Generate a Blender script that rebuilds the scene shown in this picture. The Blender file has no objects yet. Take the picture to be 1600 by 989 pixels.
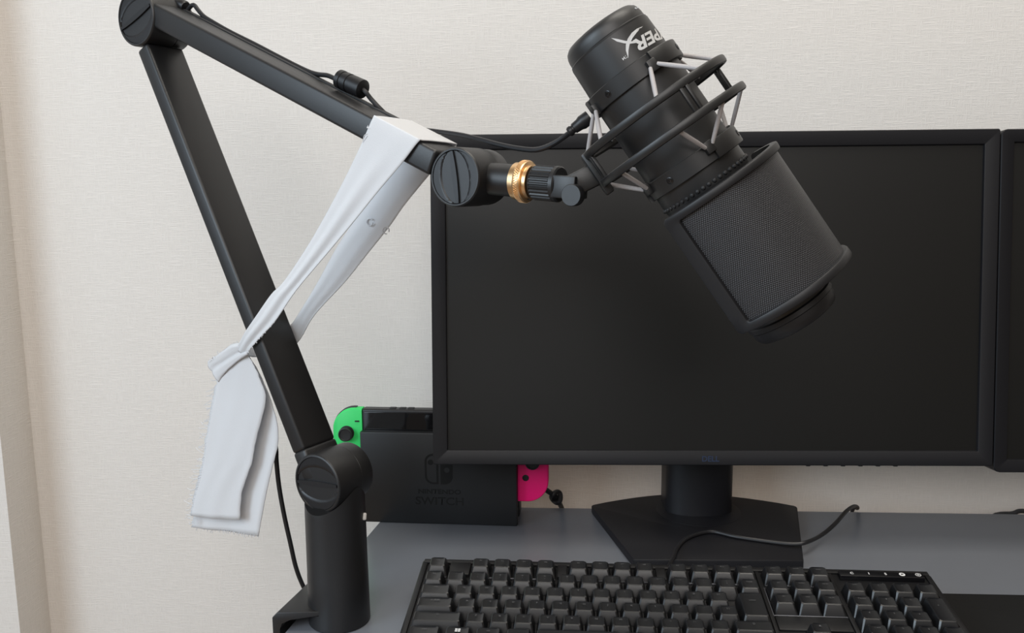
import bpy, bmesh, math, random
from mathutils import Vector, Matrix

random.seed(7)
S = bpy.context.scene
COL = S.collection
PI = math.pi
V = Vector

# ------------------------------------------------------------------ camera
F_PX, PITCH, YAW, ROLL, CAM_H = 1348.84, 0.1514, 0.061, -0.009, 0.3701
_f = V((-math.sin(YAW) * math.cos(PITCH), math.cos(YAW) * math.cos(PITCH), -math.sin(PITCH)))
_r = V((math.cos(YAW), math.sin(YAW), 0))
_u = _r.cross(_f)
CR = _r * math.cos(ROLL) + _u * math.sin(ROLL)
CU = -_r * math.sin(ROLL) + _u * math.cos(ROLL)
CF = _f
CAM = V((0, 0, CAM_H))
cd = bpy.data.cameras.new('camera')
cam = bpy.data.objects.new('camera', cd)
COL.objects.link(cam)
cd.sensor_fit = 'HORIZONTAL'
cd.sensor_width = 36.0
cd.lens = 36.0 * F_PX / 1600.0
cd.clip_start = 0.02
m = Matrix.Identity(4)
for i in range(3):
    m[i][0], m[i][1], m[i][2], m[i][3] = CR[i], CU[i], -CF[i], CAM[i]
cam.matrix_world = m
S.camera = cam

# ------------------------------------------------------------------ world, window light, added fills, exposure
w = bpy.data.worlds.new('room_light')
S.world = w
w.use_nodes = True
bg = w.node_tree.nodes['Background']
bg.inputs['Color'].default_value = (1.0, 0.84, 0.68, 1)
bg.inputs['Strength'].default_value = 0.15

def area(name, loc, target, sx, sy, power, color):
    l = bpy.data.lights.new(name, 'AREA')
    l.shape = 'RECTANGLE'
    l.size, l.size_y, l.energy, l.color = sx, sy, power, color
    o = bpy.data.objects.new(name, l)
    COL.objects.link(o)
    o.location = loc
    o.rotation_euler = (V(target) - V(loc)).to_track_quat('-Z', 'Y').to_euler()
    return o
area('window_daylight', (-1.75, -1.15, 1.05), (0.60, 0.00, 0.55), 1.3, 1.3, 36, (0.74, 0.88, 1.0))
area('side_daylight', (-2.0, -0.62, 0.80), (0.0, -0.62, 0.80), 1.7, 1.8, 15, (0.70, 0.85, 1.0))  # unseen window at left, placed and sized for highlights on the arm
area('room_behind_fill', (-0.1, -1.80, 1.70), (0.2, 1.0, 0.35), 1.6, 1.5, 35, (1.0, 0.96, 0.93))  # added fill standing in for the bright room behind the camera
area('overhead_fill', (0.35, 0.35, 2.1), (0.35, 0.4, 0.0), 1.2, 1.0, 24, (1.0, 0.95, 0.86))  # added overhead fill to balance the wall's brightness, no lit lamp known there

S.view_settings.view_transform = 'Standard'
S.view_settings.look = 'None'
S.view_settings.gamma = 1
S.view_settings.use_curve_mapping = False
S.view_settings.exposure = 0.03

# ------------------------------------------------------------------ helpers
def ray(px, py):
    return CF + CR * ((px - 800) / F_PX) - CU * ((py - 494.5) / F_PX)

def on_plane(px, py, P, n):
    """where the sight line of a photograph pixel meets the plane through P with normal n"""
    v = ray(px, py)
    return CAM + v * ((P - CAM).dot(n) / v.dot(n))

def on_z(px, py, z):
    return on_plane(px, py, V((0, 0, z)), V((0, 0, 1)))

def at_depth(px, py, d):
    return CAM + ray(px, py) * d

def frame(o, x, y, z):
    m = Matrix.Identity(4)
    for i in range(3):
        m[i][0], m[i][1], m[i][2], m[i][3] = x[i], y[i], z[i], o[i]
    return m

def zframe(o, z, xhint=V((1, 0, 0))):
    z = z.normalized()
    x = (xhint - z * xhint.dot(z)).normalized()
    return frame(o, x, z.cross(x), z)

def thing(name, label, cat, mat=None, group=None):
    o = bpy.data.objects.new(name, None)
    COL.objects.link(o)
    o.empty_display_size = 0.02
    o.matrix_world = mat if mat else Matrix.Identity(4)
    o['label'] = label
    o['category'] = cat
    if group:
        o['group'] = group
    o['_m'] = 0
    del o['_m']
    ROOT[o.name] = mat.copy() if mat else Matrix.Identity(4)
    return o
ROOT = {}

class MB:
    """collects geometry in world space (or in the space of M) for ONE mesh object"""
    def __init__(s):
        s.bm = bmesh.new()
    def _add(s, verts, faces, M=None):
        vs = [s.bm.verts.new((M @ V(v)) if M else V(v)) for v in verts]
        for f in faces:
            try:
                s.bm.faces.new([vs[i] for i in f])
            except ValueError:
                pass
        return vs
    def box(s, c, d, M=None, bevel=0.0, seg=2):
        b = bmesh.new()
        bmesh.ops.create_cube(b, size=1)
        for v in b.verts:
            v.co = V((c[0] + v.co.x * d[0], c[1] + v.co.y * d[1], c[2] + v.co.z * d[2]))
        if bevel > 0:
            bmesh.ops.bevel(b, geom=list(b.edges), offset=bevel, segments=seg, profile=0.5, affect='EDGES')
        s.merge(b, M)
        return s
    def merge(s, b, M=None):
        b.verts.index_update()
        vs = [s.bm.verts.new((M @ v.co) if M else v.co) for v in b.verts]
        for f in b.faces:
            s.bm.faces.new([vs[v.index] for v in f.verts])
        b.free()
    def lathe(s, prof, M=None, seg=48, cap=True):
        vs, fs = [], []
        n = len(prof)
        for (r, z) in prof:
            for k in range(seg):
                a = 2 * PI * k / seg
                vs.append((r * math.cos(a), r * math.sin(a), z))
        for i in range(n - 1):
            for k in range(seg):
                k2 = (k + 1) % seg
                fs.append((i * seg + k, i * seg + k2, (i + 1) * seg + k2, (i + 1) * seg + k))
        if cap:
            fs.append(tuple(reversed(range(seg))))
            fs.append(tuple((n - 1) * seg + k for k in range(seg)))
        s._add(vs, fs, M)
        return s
    def torus_rect(s, R, dr, dz, M=None, seg=96, rnd=0.35):
        """ring of rounded rectangular section, outer radius R"""
        c = min(dr, dz) * rnd
        sec = [(R - dr + c, -dz / 2), (R - c, -dz / 2), (R - c * .3, -dz / 2 + c * .3), (R, -dz / 2 + c), (R, dz / 2 - c),
               (R - c * .3, dz / 2 - c * .3), (R - c, dz / 2), (R - dr + c, dz / 2), (R - dr, dz / 2 - c), (R - dr, -dz / 2 + c)]
        n = len(sec)
        vs = [(r * math.cos(2 * PI * k / seg), r * math.sin(2 * PI * k / seg), z) for k in range(seg) for (r, z) in sec]
        fs = [(k * n + i, ((k + 1) % seg) * n + i, ((k + 1) % seg) * n + (i + 1) % n, k * n + (i + 1) % n) for k in range(seg) for i in range(n)]
        s._add(vs, fs, M)
        return s
    def tube(s, pts, r, seg=8, M=None):
        pts = [V(p) for p in pts]
        n = len(pts)
        up = V((0.12, 0.2, 1)).normalized()
        vs, fs = [], []
        for i, p in enumerate(pts):
            t = (pts[min(i + 1, n - 1)] - pts[max(i - 1, 0)]).normalized()
            a = t.cross(up)
            if a.length < 1e-4:
                a = t.cross(V((1, 0, 0)))
            a.normalize()
            b = a.cross(t)
            up = b
            rr = r[i] if isinstance(r, (list, tuple)) else r
            for k in range(seg):
                q = 2 * PI * k / seg
                vs.append(p + (a * math.cos(q) + b * math.sin(q)) * rr)
        for i in range(n - 1):
            for k in range(seg):
                k2 = (k + 1) % seg
                fs.append((i * seg + k, i * seg + k2, (i + 1) * seg + k2, (i + 1) * seg + k))
        fs.append(tuple(reversed(range(seg))))
        fs.append(tuple((n - 1) * seg + k for k in range(seg)))
        s._add(vs, fs, M)
        return s
    def prism(s, poly, z0, z1, M=None):
        n = len(poly)
        vs = [(x, y, z0) for x, y in poly] + [(x, y, z1) for x, y in poly]
        fs = [tuple(reversed(range(n))), tuple(range(n, 2 * n))]
        fs += [(i, (i + 1) % n, n + (i + 1) % n, n + i) for i in range(n)]
        s._add(vs, fs, M)
        return s
    def grid(s, rows, M=None, close=False):
        c = len(rows[0])
        vs = [p for r in rows for p in r]
        fs = [(i * c + j, i * c + j + 1, (i + 1) * c + j + 1, (i + 1) * c + j) for i in range(len(rows) - 1) for j in range(c - 1)]
        s._add(vs, fs, M)
        return s
    def build(s, name, mat, parent=None, angle=35, label=None, local=False, recalc=True, kind=None):
        if recalc:
            bmesh.ops.recalc_face_normals(s.bm, faces=s.bm.faces)
        me = bpy.data.meshes.new(name)
        s.bm.to_mesh(me)
        s.bm.free()
        if parent and not local:
            top = parent
            while top.parent:
                top = top.parent
            me.transform(ROOT[top.name].inverted())
        if angle:
            me.polygons.foreach_set('use_smooth', [True] * len(me.polygons))
            me.set_sharp_from_angle(angle=math.radians(angle))
        me.materials.append(mat)
        return link(name, me, parent, label, kind)

def link(name, me, parent=None, label=None, kind=None):
    o = bpy.data.objects.new(name, me)
    COL.objects.link(o)
    if parent:
        o.parent = parent
    if label:
        o['label'] = label
    if kind:
        o['kind'] = kind
    return o

def smooth_path(pts, n=8):
    """Catmull-Rom through the points"""
    P = [V(p) for p in pts]
    P = [P[0] * 2 - P[1]] + P + [P[-1] * 2 - P[-2]]
    out = []
    for i in range(1, len(P) - 2):
        for k in range(n):
            t = k / n
            a, b, c, d = P[i - 1], P[i], P[i + 1], P[i + 2]
            out.append(0.5 * ((2 * b) + (c - a) * t + (2 * a - 5 * b + 4 * c - d) * t * t + (3 * b - a - 3 * c + d) * t ** 3))
    out.append(P[-2])
    return out

def text_mesh(body, size, bold=0.0, shear=0.0, res=3, align='CENTER'):
    cu = bpy.data.curves.new('lettering', 'FONT')
    cu.body = body
    cu.size = size
    cu.align_x = align
    cu.align_y = 'CENTER'
    cu.offset = bold
    cu.shear = shear
    cu.resolution_u = res
    o = bpy.data.objects.new('lettering', cu)
    COL.objects.link(o)
    dg = bpy.context.evaluated_depsgraph_get()
    me = bpy.data.meshes.new_from_object(o.evaluated_get(dg))
    bpy.data.objects.remove(o)
    bpy.data.curves.remove(cu)
    me.materials.clear()
    return me

# ------------------------------------------------------------------ materials
def mat(name, color, rough=0.5, metal=0.0, spec=0.5, noise=0.0, nscale=300, bump=0.0, bscale=900, coat=0.0):
    mt = bpy.data.materials.new(name)
    mt.use_nodes = True
    nt = mt.node_tree
    p = nt.nodes['Principled BSDF']
    p.inputs['Base Color'].default_value = (*color, 1)
    p.inputs['Roughness'].default_value = rough
    p.inputs['Metallic'].default_value = metal
    p.inputs['Specular IOR Level'].default_value = spec
    p.inputs['Coat Weight'].default_value = coat
    tc = nt.nodes.new('ShaderNodeTexCoord')
    if noise > 0:
        n = nt.nodes.new('ShaderNodeTexNoise')
        n.inputs['Scale'].default_value = nscale
        n.inputs['Detail'].default_value = 3
        nt.links.new(tc.outputs['Object'], n.inputs['Vector'])
        mx = nt.nodes.new('ShaderNodeMix')
        mx.data_type = 'RGBA'
        mx.inputs[6].default_value = (*[c * (1 - noise) for c in color], 1)
        mx.inputs[7].default_value = (*[min(1, c * (1 + noise)) for c in color], 1)
        nt.links.new(n.outputs['Fac'], mx.inputs[0])
        nt.links.new(mx.outputs[2], p.inputs['Base Color'])
    if bump > 0:
        n2 = nt.nodes.new('ShaderNodeTexNoise')
        n2.inputs['Scale'].default_value = bscale
        n2.inputs['Detail'].default_value = 2
        nt.links.new(tc.outputs['Object'], n2.inputs['Vector'])
        b = nt.nodes.new('ShaderNodeBump')
        b.inputs['Strength'].default_value = bump
        b.inputs['Distance'].default_value = 0.0005
        nt.links.new(n2.outputs['Fac'], b.inputs['Height'])
        nt.links.new(b.outputs['Normal'], p.inputs['Normal'])
    return mt

M_arm = mat('black_powder_coat', (0.0095, 0.0095, 0.0105), 0.42, spec=0.6, noise=0.1, bump=0.12, bscale=2500)
M_plast = mat('black_plastic', (0.009, 0.009, 0.0105), 0.40, noise=0.08, bump=0.06, bscale=2500)
M_plast_d = mat('dark_moulded_plastic', (0.012, 0.012, 0.013), 0.55, noise=0.08)
M_mic = mat('mic_satin_black', (0.011, 0.011, 0.0115), 0.42, spec=0.6, noise=0.08, bump=0.06, bscale=3000)
M_rubber = mat('black_rubber', (0.009, 0.009, 0.0105), 0.5)
M_cable = mat('black_cable_rubber', (0.012, 0.012, 0.014), 0.42)
M_gold = mat('brass', (0.86, 0.58, 0.32), 0.33, metal=1.0, noise=0.1)
M_cord = mat('silver_elastic_cord', (0.40, 0.38, 0.38), 0.5, noise=0.15, nscale=2500, bump=0.3)
M_screw = mat('black_screw', (0.05, 0.05, 0.052), 0.25, metal=0.8)
M_print = mat('silver_grey_print', (0.55, 0.55, 0.55), 0.5)
M_bezel = mat('monitor_bezel_plastic', (0.007, 0.007, 0.0090), 0.50, spec=0.33, noise=0.06, bump=0.08, bscale=3000)
M_screen = mat('matte_screen', (0.0045, 0.0045, 0.0042), 0.46, spec=0.42)
M_stand = mat('monitor_stand_plastic', (0.008, 0.008, 0.0105), 0.45, bump=0.06, bscale=3000)
M_logo = mat('blue_grey_logo_print', (0.022, 0.035, 0.07), 0.3)
M_dock = mat('dock_plastic', (0.008, 0.009, 0.0105), 0.5, bump=0.08, bscale=3500)
M_docklogo = mat('dock_gloss_print', (0.0042, 0.0047, 0.005), 0.6, spec=0.3)
M_glass = mat('console_screen_glass', (0.006, 0.006, 0.007), 0.06)
M_green = mat('neon_green_plastic', (0.03, 0.68, 0.15), 0.45, noise=0.03)
M_pink = mat('neon_pink_plastic', (1.0, 0.010, 0.20), 0.42, noise=0.03)
M_case = mat('keyboard_case', (0.008, 0.008, 0.009), 0.45, bump=0.05)
M_key = mat('keycap_plastic', (0.0075, 0.008, 0.0095), 0.33, spec=0.85, bump=0.04)
M_legend = mat('keycap_legend', (0.12, 0.12, 0.125), 0.6)
M_lit = mat('white_indicator_print', (0.75, 0.75, 0.75), 0.5)
M_strip = mat('gloss_strip', (0.006, 0.006, 0.007), 0.15)
M_pad = mat('mouse_pad_fabric', (0.011, 0.011, 0.011), 0.9, spec=0.2, noise=0.3, nscale=1500)
M_desk = mat('grey_desk_laminate', (0.175, 0.188, 0.215), 0.30, noise=0.03, nscale=60, bump=0.04, bscale=700)
M_desk_edge = mat('grey_desk_edging', (0.30, 0.31, 0.32), 0.5)
M_leg = mat('desk_leg_metal', (0.05, 0.05, 0.055), 0.4, metal=0.6)
M_floor = mat('wood_floor', (0.30, 0.20, 0.12), 0.4, noise=0.2, nscale=8)
M_pale = mat('pale_grey_tag', (0.55, 0.53, 0.51), 0.5)

def cloth_mat():
    mt = mat('white_cotton_cloth', (0.80, 0.81, 0.83), 0.85, spec=0.2, bump=0.25, bscale=1200)
    nt = mt.node_tree
    p = nt.nodes['Principled BSDF']
    tr = nt.nodes.new('ShaderNodeBsdfTranslucent')
    tr.inputs['Color'].default_value = (0.80, 0.80, 0.82, 1)
    mx = nt.nodes.new('ShaderNodeMixShader')
    mx.inputs[0].default_value = 0.25
    out = nt.nodes['Material Output']
    nt.links.new(p.outputs[0], mx.inputs[1])
    nt.links.new(tr.outputs[0], mx.inputs[2])
    nt.links.new(mx.outputs[0], out.inputs['Surface'])
    return mt
M_cloth = cloth_mat()

def wall_mat(name, c1, c2):
    """woven-look vinyl wallpaper: threads along both directions"""
    mt = bpy.data.materials.new(name)
    mt.use_nodes = True
    nt = mt.node_tree
    p = nt.nodes['Principled BSDF']
    p.inputs['Roughness'].default_value = 0.8
    p.inputs['Specular IOR Level'].default_value = 0.2
    tc = nt.nodes.new('ShaderNodeTexCoord')
    outs = []
    for sc in ((60, 60, 900), (900, 900, 60)):
        mp = nt.nodes.new('ShaderNodeMapping')
        mp.inputs['Scale'].default_value = sc
        nt.links.new(tc.outputs['Object'], mp.inputs['Vector'])
        n = nt.nodes.new('ShaderNodeTexNoise')
        n.inputs['Scale'].default_value = 1.0
        n.inputs['Detail'].default_value = 2
        nt.links.new(mp.outputs['Vector'], n.inputs['Vector'])
        outs.append(n)
    ad = nt.nodes.new('ShaderNodeMath')
    ad.operation = 'MAXIMUM'
    nt.links.new(outs[0].outputs['Fac'], ad.inputs[0])
    nt.links.new(outs[1].outputs['Fac'], ad.inputs[1])
    rp = nt.nodes.new('ShaderNodeMapRange')
    rp.inputs['From Min'].default_value = 0.4
    rp.inputs['From Max'].default_value = 0.75
    nt.links.new(ad.outputs[0], rp.inputs['Value'])
    mx = nt.nodes.new('ShaderNodeMix')
    mx.data_type = 'RGBA'
    mx.inputs[6].default_value = (*c1, 1)
    mx.inputs[7].default_value = (*c2, 1)
    nt.links.new(rp.outputs[0], mx.inputs[0])
    nt.links.new(mx.outputs[2], p.inputs['Base Color'])
    b = nt.nodes.new('ShaderNodeBump')
    b.inputs['Strength'].default_value = 0.40
    b.inputs['Distance'].default_value = 0.0006
    nt.links.new(rp.outputs[0], b.inputs['Height'])
    nt.links.new(b.outputs['Normal'], p.inputs['Normal'])
    return mt
M_wall = wall_mat('woven_wallpaper', (0.70, 0.670, 0.636), (0.76, 0.729, 0.694))

def mesh_mat():
    """fine woven metal gauze of the pop filter; pattern runs in UV (metres along the arc, metres along the axis)"""
    mt = mat('pop_filter_gauze', (0.03, 0.03, 0.032), 0.45, metal=0.4)
    nt = mt.node_tree
    p = nt.nodes['Principled BSDF']
    uv = nt.nodes.new('ShaderNodeUVMap')
    sp = nt.nodes.new('ShaderNodeSeparateXYZ')
    nt.links.new(uv.outputs[0], sp.inputs[0])
    def wave(sock_u, sock_v, fu, fv, ph=0):
        a = nt.nodes.new('ShaderNodeMath'); a.operation = 'MULTIPLY'; a.inputs[1].default_value = fu
        nt.links.new(sock_u, a.inputs[0])
        b = nt.nodes.new('ShaderNodeMath'); b.operation = 'MULTIPLY_ADD'; b.inputs[1].default_value = fv
        nt.links.new(sock_v, b.inputs[0]); nt.links.new(a.outputs[0], b.inputs[2])
        s = nt.nodes.new('ShaderNodeMath'); s.operation = 'SINE'
        nt.links.new(b.outputs[0], s.inputs[0])
        return s.outputs[0]
    k = 2 * PI / 0.00145
    s1 = wave(sp.outputs[0], sp.outputs[1], k, 0)
    s2 = wave(sp.outputs[0], sp.outputs[1], 0, k * 0.8)
    ml = nt.nodes.new('ShaderNodeMath'); ml.operation = 'MULTIPLY'
    nt.links.new(s1, ml.inputs[0]); nt.links.new(s2, ml.inputs[1])
    rp = nt.nodes.new('ShaderNodeMapRange')
    rp.inputs['From Min'].default_value = 0.0
    rp.inputs['From Max'].default_value = 0.7
    nt.links.new(ml.outputs[0], rp.inputs['Value'])
    mx = nt.nodes.new('ShaderNodeMix'); mx.data_type = 'RGBA'
    mx.inputs[6].default_value = (0.010, 0.010, 0.011, 1)
    mx.inputs[7].default_value = (0.145, 0.145, 0.155, 1)
    nt.links.new(rp.outputs[0], mx.inputs[0])
    nt.links.new(mx.outputs[2], p.inputs['Base Color'])
    b = nt.nodes.new('ShaderNodeBump'); b.inputs['Strength'].default_value = 0.5; b.inputs['Distance'].default_value = 0.0004
    nt.links.new(rp.outputs[0], b.inputs['Height'])
    nt.links.new(b.outputs['Normal'], p.inputs['Normal'])
    return mt
M_gauze = mesh_mat()

# ------------------------------------------------------------------ setting
WALL_Y = 1.03
DESK_BACK = 0.956
FLOOR_Z = -0.72
WX = -0.679
def slab(name, c, d, mt):
    b = MB()
    b.box(c, d)
    return b.build(name, mt, angle=None, kind='structure')
slab('wall_back', ((WX + 2.4) / 2 - 0.05, WALL_Y + 0.05, (FLOOR_Z + 1.75) / 2), (2.4 - WX + 0.1, 0.1, 1.75 - FLOOR_Z), M_wall)
slab('wall_left', (WX - 0.45, WALL_Y - 0.061 + 0.15, (FLOOR_Z + 1.75) / 2), (0.9, 0.3, 1.75 - FLOOR_Z), M_wall)
slab('floor', (0.5, 0.1, FLOOR_Z - 0.05), (4.4, 2.9, 0.1), M_floor)

# ------------------------------------------------------------------ desk
desk = thing('desk', 'grey laminate desk standing against the wallpapered wall', 'desk', Matrix.Translation((0.5, 0.66, FLOOR_Z)))
# left edge runs from (-0.2005, 0.956) to (-0.2490, 0.55), as seen in the photograph
top = [(-0.1995, DESK_BACK), (-0.2335, 0.665), (-0.2545, 0.36), (1.25, 0.36), (1.25, DESK_BACK)]
b = MB(); b.prism(top, -0.025, 0.0)
bmesh.ops.bevel(b.bm, geom=list(b.bm.edges), offset=0.0012, segments=2, profile=0.5, affect='EDGES')
b.build('desk_top', M_desk, desk)
for (lx, ly) in ((-0.19, 0.42), (-0.15, 0.90), (1.19, 0.42), (1.19, 0.90)):
    b = MB(); b.box((lx, ly, (FLOOR_Z - 0.025) / 2), (0.04, 0.04, -0.025 - FLOOR_Z), bevel=0.002)
    b.build('leg', M_leg, desk)

# ------------------------------------------------------------------ microphone boom arm
BA = math.atan2(-0.462, 0.887)
BX = V((math.cos(BA), math.sin(BA), 0)); BY = V((-math.sin(BA), math.cos(BA), 0)); BZ = V((0, 0, 1))
BO = V((-0.1934, 0.6877, 0.0))
BM = frame(BO, BX, BY, BZ)
def bl(x, y, z): return BO + BX * x + BY * y + BZ * z
def bplane(px, py, y): return on_plane(px, py, bl(0, y, 0), BY)
boom = thing('microphone_boom_arm', 'black jointed desk boom arm clamped at the left edge of the desk', 'boom arm', BM)
J1, J2, J3 = (0, 0.1285), (-0.189, 0.5165), (0.143, 0.3757)
RK = 0.0250
# riser pole with a saddle under the first joint
b = MB()
seg = 64
rows = []
for (r, z) in ((0.0248, 0.0), (0.0261, 0.0015), (0.0261, 0.004), (0.0257, 0.045), (0.0256, 0.0455), (0.0253, 0.1)):
    rows.append([BM @ V((r * math.cos(2 * PI * k / seg), r * math.sin(2 * PI * k / seg), z)) for k in range(seg + 1)])
rt = []
for k in range(seg + 1):
    a = 2 * PI * k / seg
    x, y = 0.0251 * math.cos(a), 0.0251 * math.sin(a)
    zz = J1[1] - math.sqrt(max(0, (RK + 0.0006) ** 2 - x * x))
    rt.append(BM @ V((x, y, zz)))
rows.append(rt)
b.grid(rows)
b._add([rt[k] for k in range(seg)], [tuple(range(seg))])
bmesh.ops.remove_doubles(b.bm, verts=b.bm.verts, dist=1e-5)
b.build('riser_pole', M_arm, boom)

def joint(J, R, phi, hl=0.0205, back=0.0225):
    K = frame(bl(J[0], 0, J[1]), BX * math.cos(phi) + BZ * math.sin(phi), -BX * math.sin(phi) + BZ * math.cos(phi), -BY)
    b = MB()
    g = 0.0006
    b.lathe([(R * .90, -back), (R * .96, -back + .0008), (R * .975, -back + .002), (R * .975, -0.0085), (R * .96, -0.0082), (R * .96, -0.0075), (R, -0.0072),
             (R, hl - .0016), (R * .985, hl - .0006), (R * .95, hl), (R * .905, hl), (R * .89, hl - .0012), (R * .88, hl - .0014)], K, seg=64)
    j = b.build('joint_barrel', M_arm, boom)
    # turning knob: hollow dish with a fin across it
    b = MB()
    nr, na = 16, 64
    rows = []
    for i in range(nr + 1):
        rr = R * .885 * i / nr
        row = []
        for q in range(na + 1):
            a = 2 * PI * q / na
            x, y = rr * math.cos(a), rr * math.sin(a)
            cw = 0.66 * math.sqrt(max(0.0, (R * .885) ** 2 - x * x))
            dp = 0.0
            if cw > 1e-5 and abs(y) < cw:
                dp = 0.0075 * (1 - (abs(y) / cw) ** 1.6) * min(1.0, cw / (R * .3))
            row.append(K @ V((x, y, hl - .0006 - dp)))
        rows.append(row)
    b.grid(rows)
    bmesh.ops.remove_doubles(b.bm, verts=b.bm.verts, dist=1e-6)
    kn = b.build('joint_knob', M_plast, j)
    b = MB()
    n = 14
    lo, hi = [], []
    for i in range(n + 1):
        x = -R * .87 + 2 * R * .87 * i / n
        wdt = 0.0011 + 0.0010 * (1 - (x / (R * .87)) ** 2)
        lo.append((x, -wdt)); hi.append((x, wdt))
    b.prism(lo + hi[::-1], hl - .0088, hl + .0003, K)
    b.build('knob_fin', M_plast, j)
    return j
joint(J1, RK, math.radians(4))
joint(J2, 0.0245, math.radians(22))
joint(J3, 0.0207, math.radians(97))

def tube_between(name, A, B, off, wn, wt, bev=0.0027, s0=0.0, s1=0.0, mt=M_arm):
    A = V((A[0], 0, A[1])); B = V((B[0], 0, B[1]))
    u = (B - A).normalized()
    v = V((u.z, 0, -u.x))            # perpendicular in the plane of the arm
    A = A + v * off[0] + u * s0
    B = B + v * off[1] - u * s1
    u = (B - A).normalized(); v = V((u.z, 0, -u.x)); L = (B - A).length
    Ml = frame(A, u, V((0, 1, 0)), V((0, 0, 1)) if False else u.cross(V((0, 1, 0))))
    W = BM @ Ml
    b = MB(); b.box((L / 2, 0, 0), (L, wn, wt), W, bevel=bev, seg=3)
    return b.build(name, mt, boom), W, L
lower, WL, LL = tube_between('lower_tube', J1, J2, (-0.0080, -0.0080), 0.038, 0.0150, s0=0.030, s1=0.024)
tube_between('lower_collar', J1, J2, (-0.0080, -0.0080), 0.0384, 0.0154, s0=0.004, s1=0.4008)
upper, WU, LU = tube_between('upper_tube', J2, J3, (-0.0085, -0.0015), 0.038, 0.0190, s0=0.002, s1=0.022)
tube_between('upper_collar', J2, J3, (-0.0015, -0.0012), 0.0372, 0.0184, s0=0.3400, s1=0.004)

# short shaft from the last joint, with the brass locking ring
SH0 = bl(J3[0], 0, J3[1]); SH1 = bl(0.2437, 0, 0.3678)
SD = (SH1 - SH0).normalized()
SM = zframe(SH0, SD, -BY)
def shaft_s(px):
    """distance along the shaft whose image falls on column px"""
    lo, hi = 0.0, 0.12
    for _ in range(40):
        mid = (lo + hi) / 2
        P = SH0 + SD * mid - CAM
        x = 800 + F_PX * P.dot(CR) / P.dot(CF)
        if x < px: lo = mid
        else: hi = mid
    return lo
sA, sR0, sR1, sN0, sN1, sY = [shaft_s(p) for p in (757, 806, 833, 838, 868, 896)]
b = MB(); b.lathe([(0.0112, 0.004), (0.0112, sR0 - .0006), (0.0106, sR0)], SM, 40)
b.build('shaft', M_arm, boom)
b = MB()
wd = sR1 - sR0
b.lathe([(0.0112, sR0), (0.0127, sR0 + .0004), (0.0130, sR0 + wd * .34), (0.0140, sR0 + wd * .36), (0.0144, sR0 + wd * .42), (0.0144, sR0 + wd * .68), (0.0139, sR0 + wd * .75), (0.0115, sR0 + wd * .78),
         (0.0112, sR0 + wd * .95), (0.0118, sR0 + wd), (0.0096, sR0 + wd * 1.05)], SM, 72)
ring = b.build('locking_ring', M_gold, boom, label='knurled brass ring')
b = MB()
for k in range(54):
    a = 2 * PI * k / 54
    for sgn in (-1, 1):
        p0 = SM @ V((0.01445 * math.cos(a), 0.01445 * math.sin(a), sR0 + wd * .42))
        a2 = a + sgn * 0.16
        p1 = SM @ V((0.01445 * math.cos(a2), 0.01445 * math.sin(a2), sR0 + wd * .68))
        b.tube([p0, p1], 0.00022, 4)
b.build('knurl', M_gold, ring, kind='stuff')
b = MB(); b.box((0.0, 0.0112, sR0 + wd * .86), (0.0022, 0.002, wd * .16), SM)
b.build('ring_slot', M_plast_d, ring)

# clamp over the left edge of the desk
def clampplate():
    b = MB()
    cz = 0.0
    Ph = V((1, 0, 0))
    # upper bridge, front corner (-0.247,0.690), rear corner (-0.222,0.742)
    y0, y1 = 0.664, 0.722
    def xe(y): return -0.2335 + (y - 0.665) * 0.117
    sec = [(-0.011, -0.050), (-0.011, 0.013), (-0.0065, 0.0178), (0.030, 0.0195), (0.030, 0.0150), (0.004, 0.0122), (-0.0035, 0.0085), (-0.0055, 0.003), (-0.0055, -0.050)]
    r0 = [V((xe(y0) + x, y0, z)) for x, z in sec]
    r1 = [V((xe(y1) + x + 0.004, y1, z)) for x, z in sec]
    n = len(sec)
    b._add(r0 + r1, [tuple(range(n)), tuple(reversed(range(n, 2 * n)))] + [(i, n + i, n + (i + 1) % n, (i + 1) % n) for i in range(n)])
    bmesh.ops.bevel(b.bm, geom=list(b.bm.edges), offset=0.0009, segments=2, profile=0.5, affect='EDGES')
    return b
clampplate().build('desk_clamp', M_arm, boom)
b = MB(); b.box((-0.226, 0.693, -0.047), (0.05, 0.05, 0.006), bevel=0.001)
b.build('clamp_jaw', M_arm, boom)
b = MB(); b.lathe([(0.006, -0.075), (0.006, -0.04), (0.011, -0.039), (0.011, -0.0262)], Matrix.Translation((-0.214, 0.693, 0)), 20)
b.build('clamp_screw', M_arm, boom)
# pale tab on the right flank of the riser
tp = on_plane(569.5, 807, BO, V((0.2, -1, 0)).normalized())
vt = (CAM - tp).normalized()
b = MB(); b.box((0, 0, 0), (.0034, .0062, .0030), zframe(tp + vt * .0092, vt, V((1, 0, 0))), bevel=.0012, seg=3)
b.build('cable_tab', M_pale, boom, label='small pale tab at the side of the riser')
# slot cover on top of the upper tube, holding the cable
b = MB(); b.box((LU * .45, 0.0105, 0.0098 if True else 0), (LU * .78, 0.006, 0.0014), WU @ Matrix.Scale(1, 4), bevel=0.0005)
b.build('cable_channel', M_plast_d, boom)

hc = bplane(284, 8, .012)
b = MB(); b.lathe([(.0045, -.006), (.0052, -.005), (.0052, .005), (.0045, .006)], zframe(hc, WU.to_3x3() @ V((1, 0, 0)), BZ), 24)
b.build('cable_clip', M_plast, boom)

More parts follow.
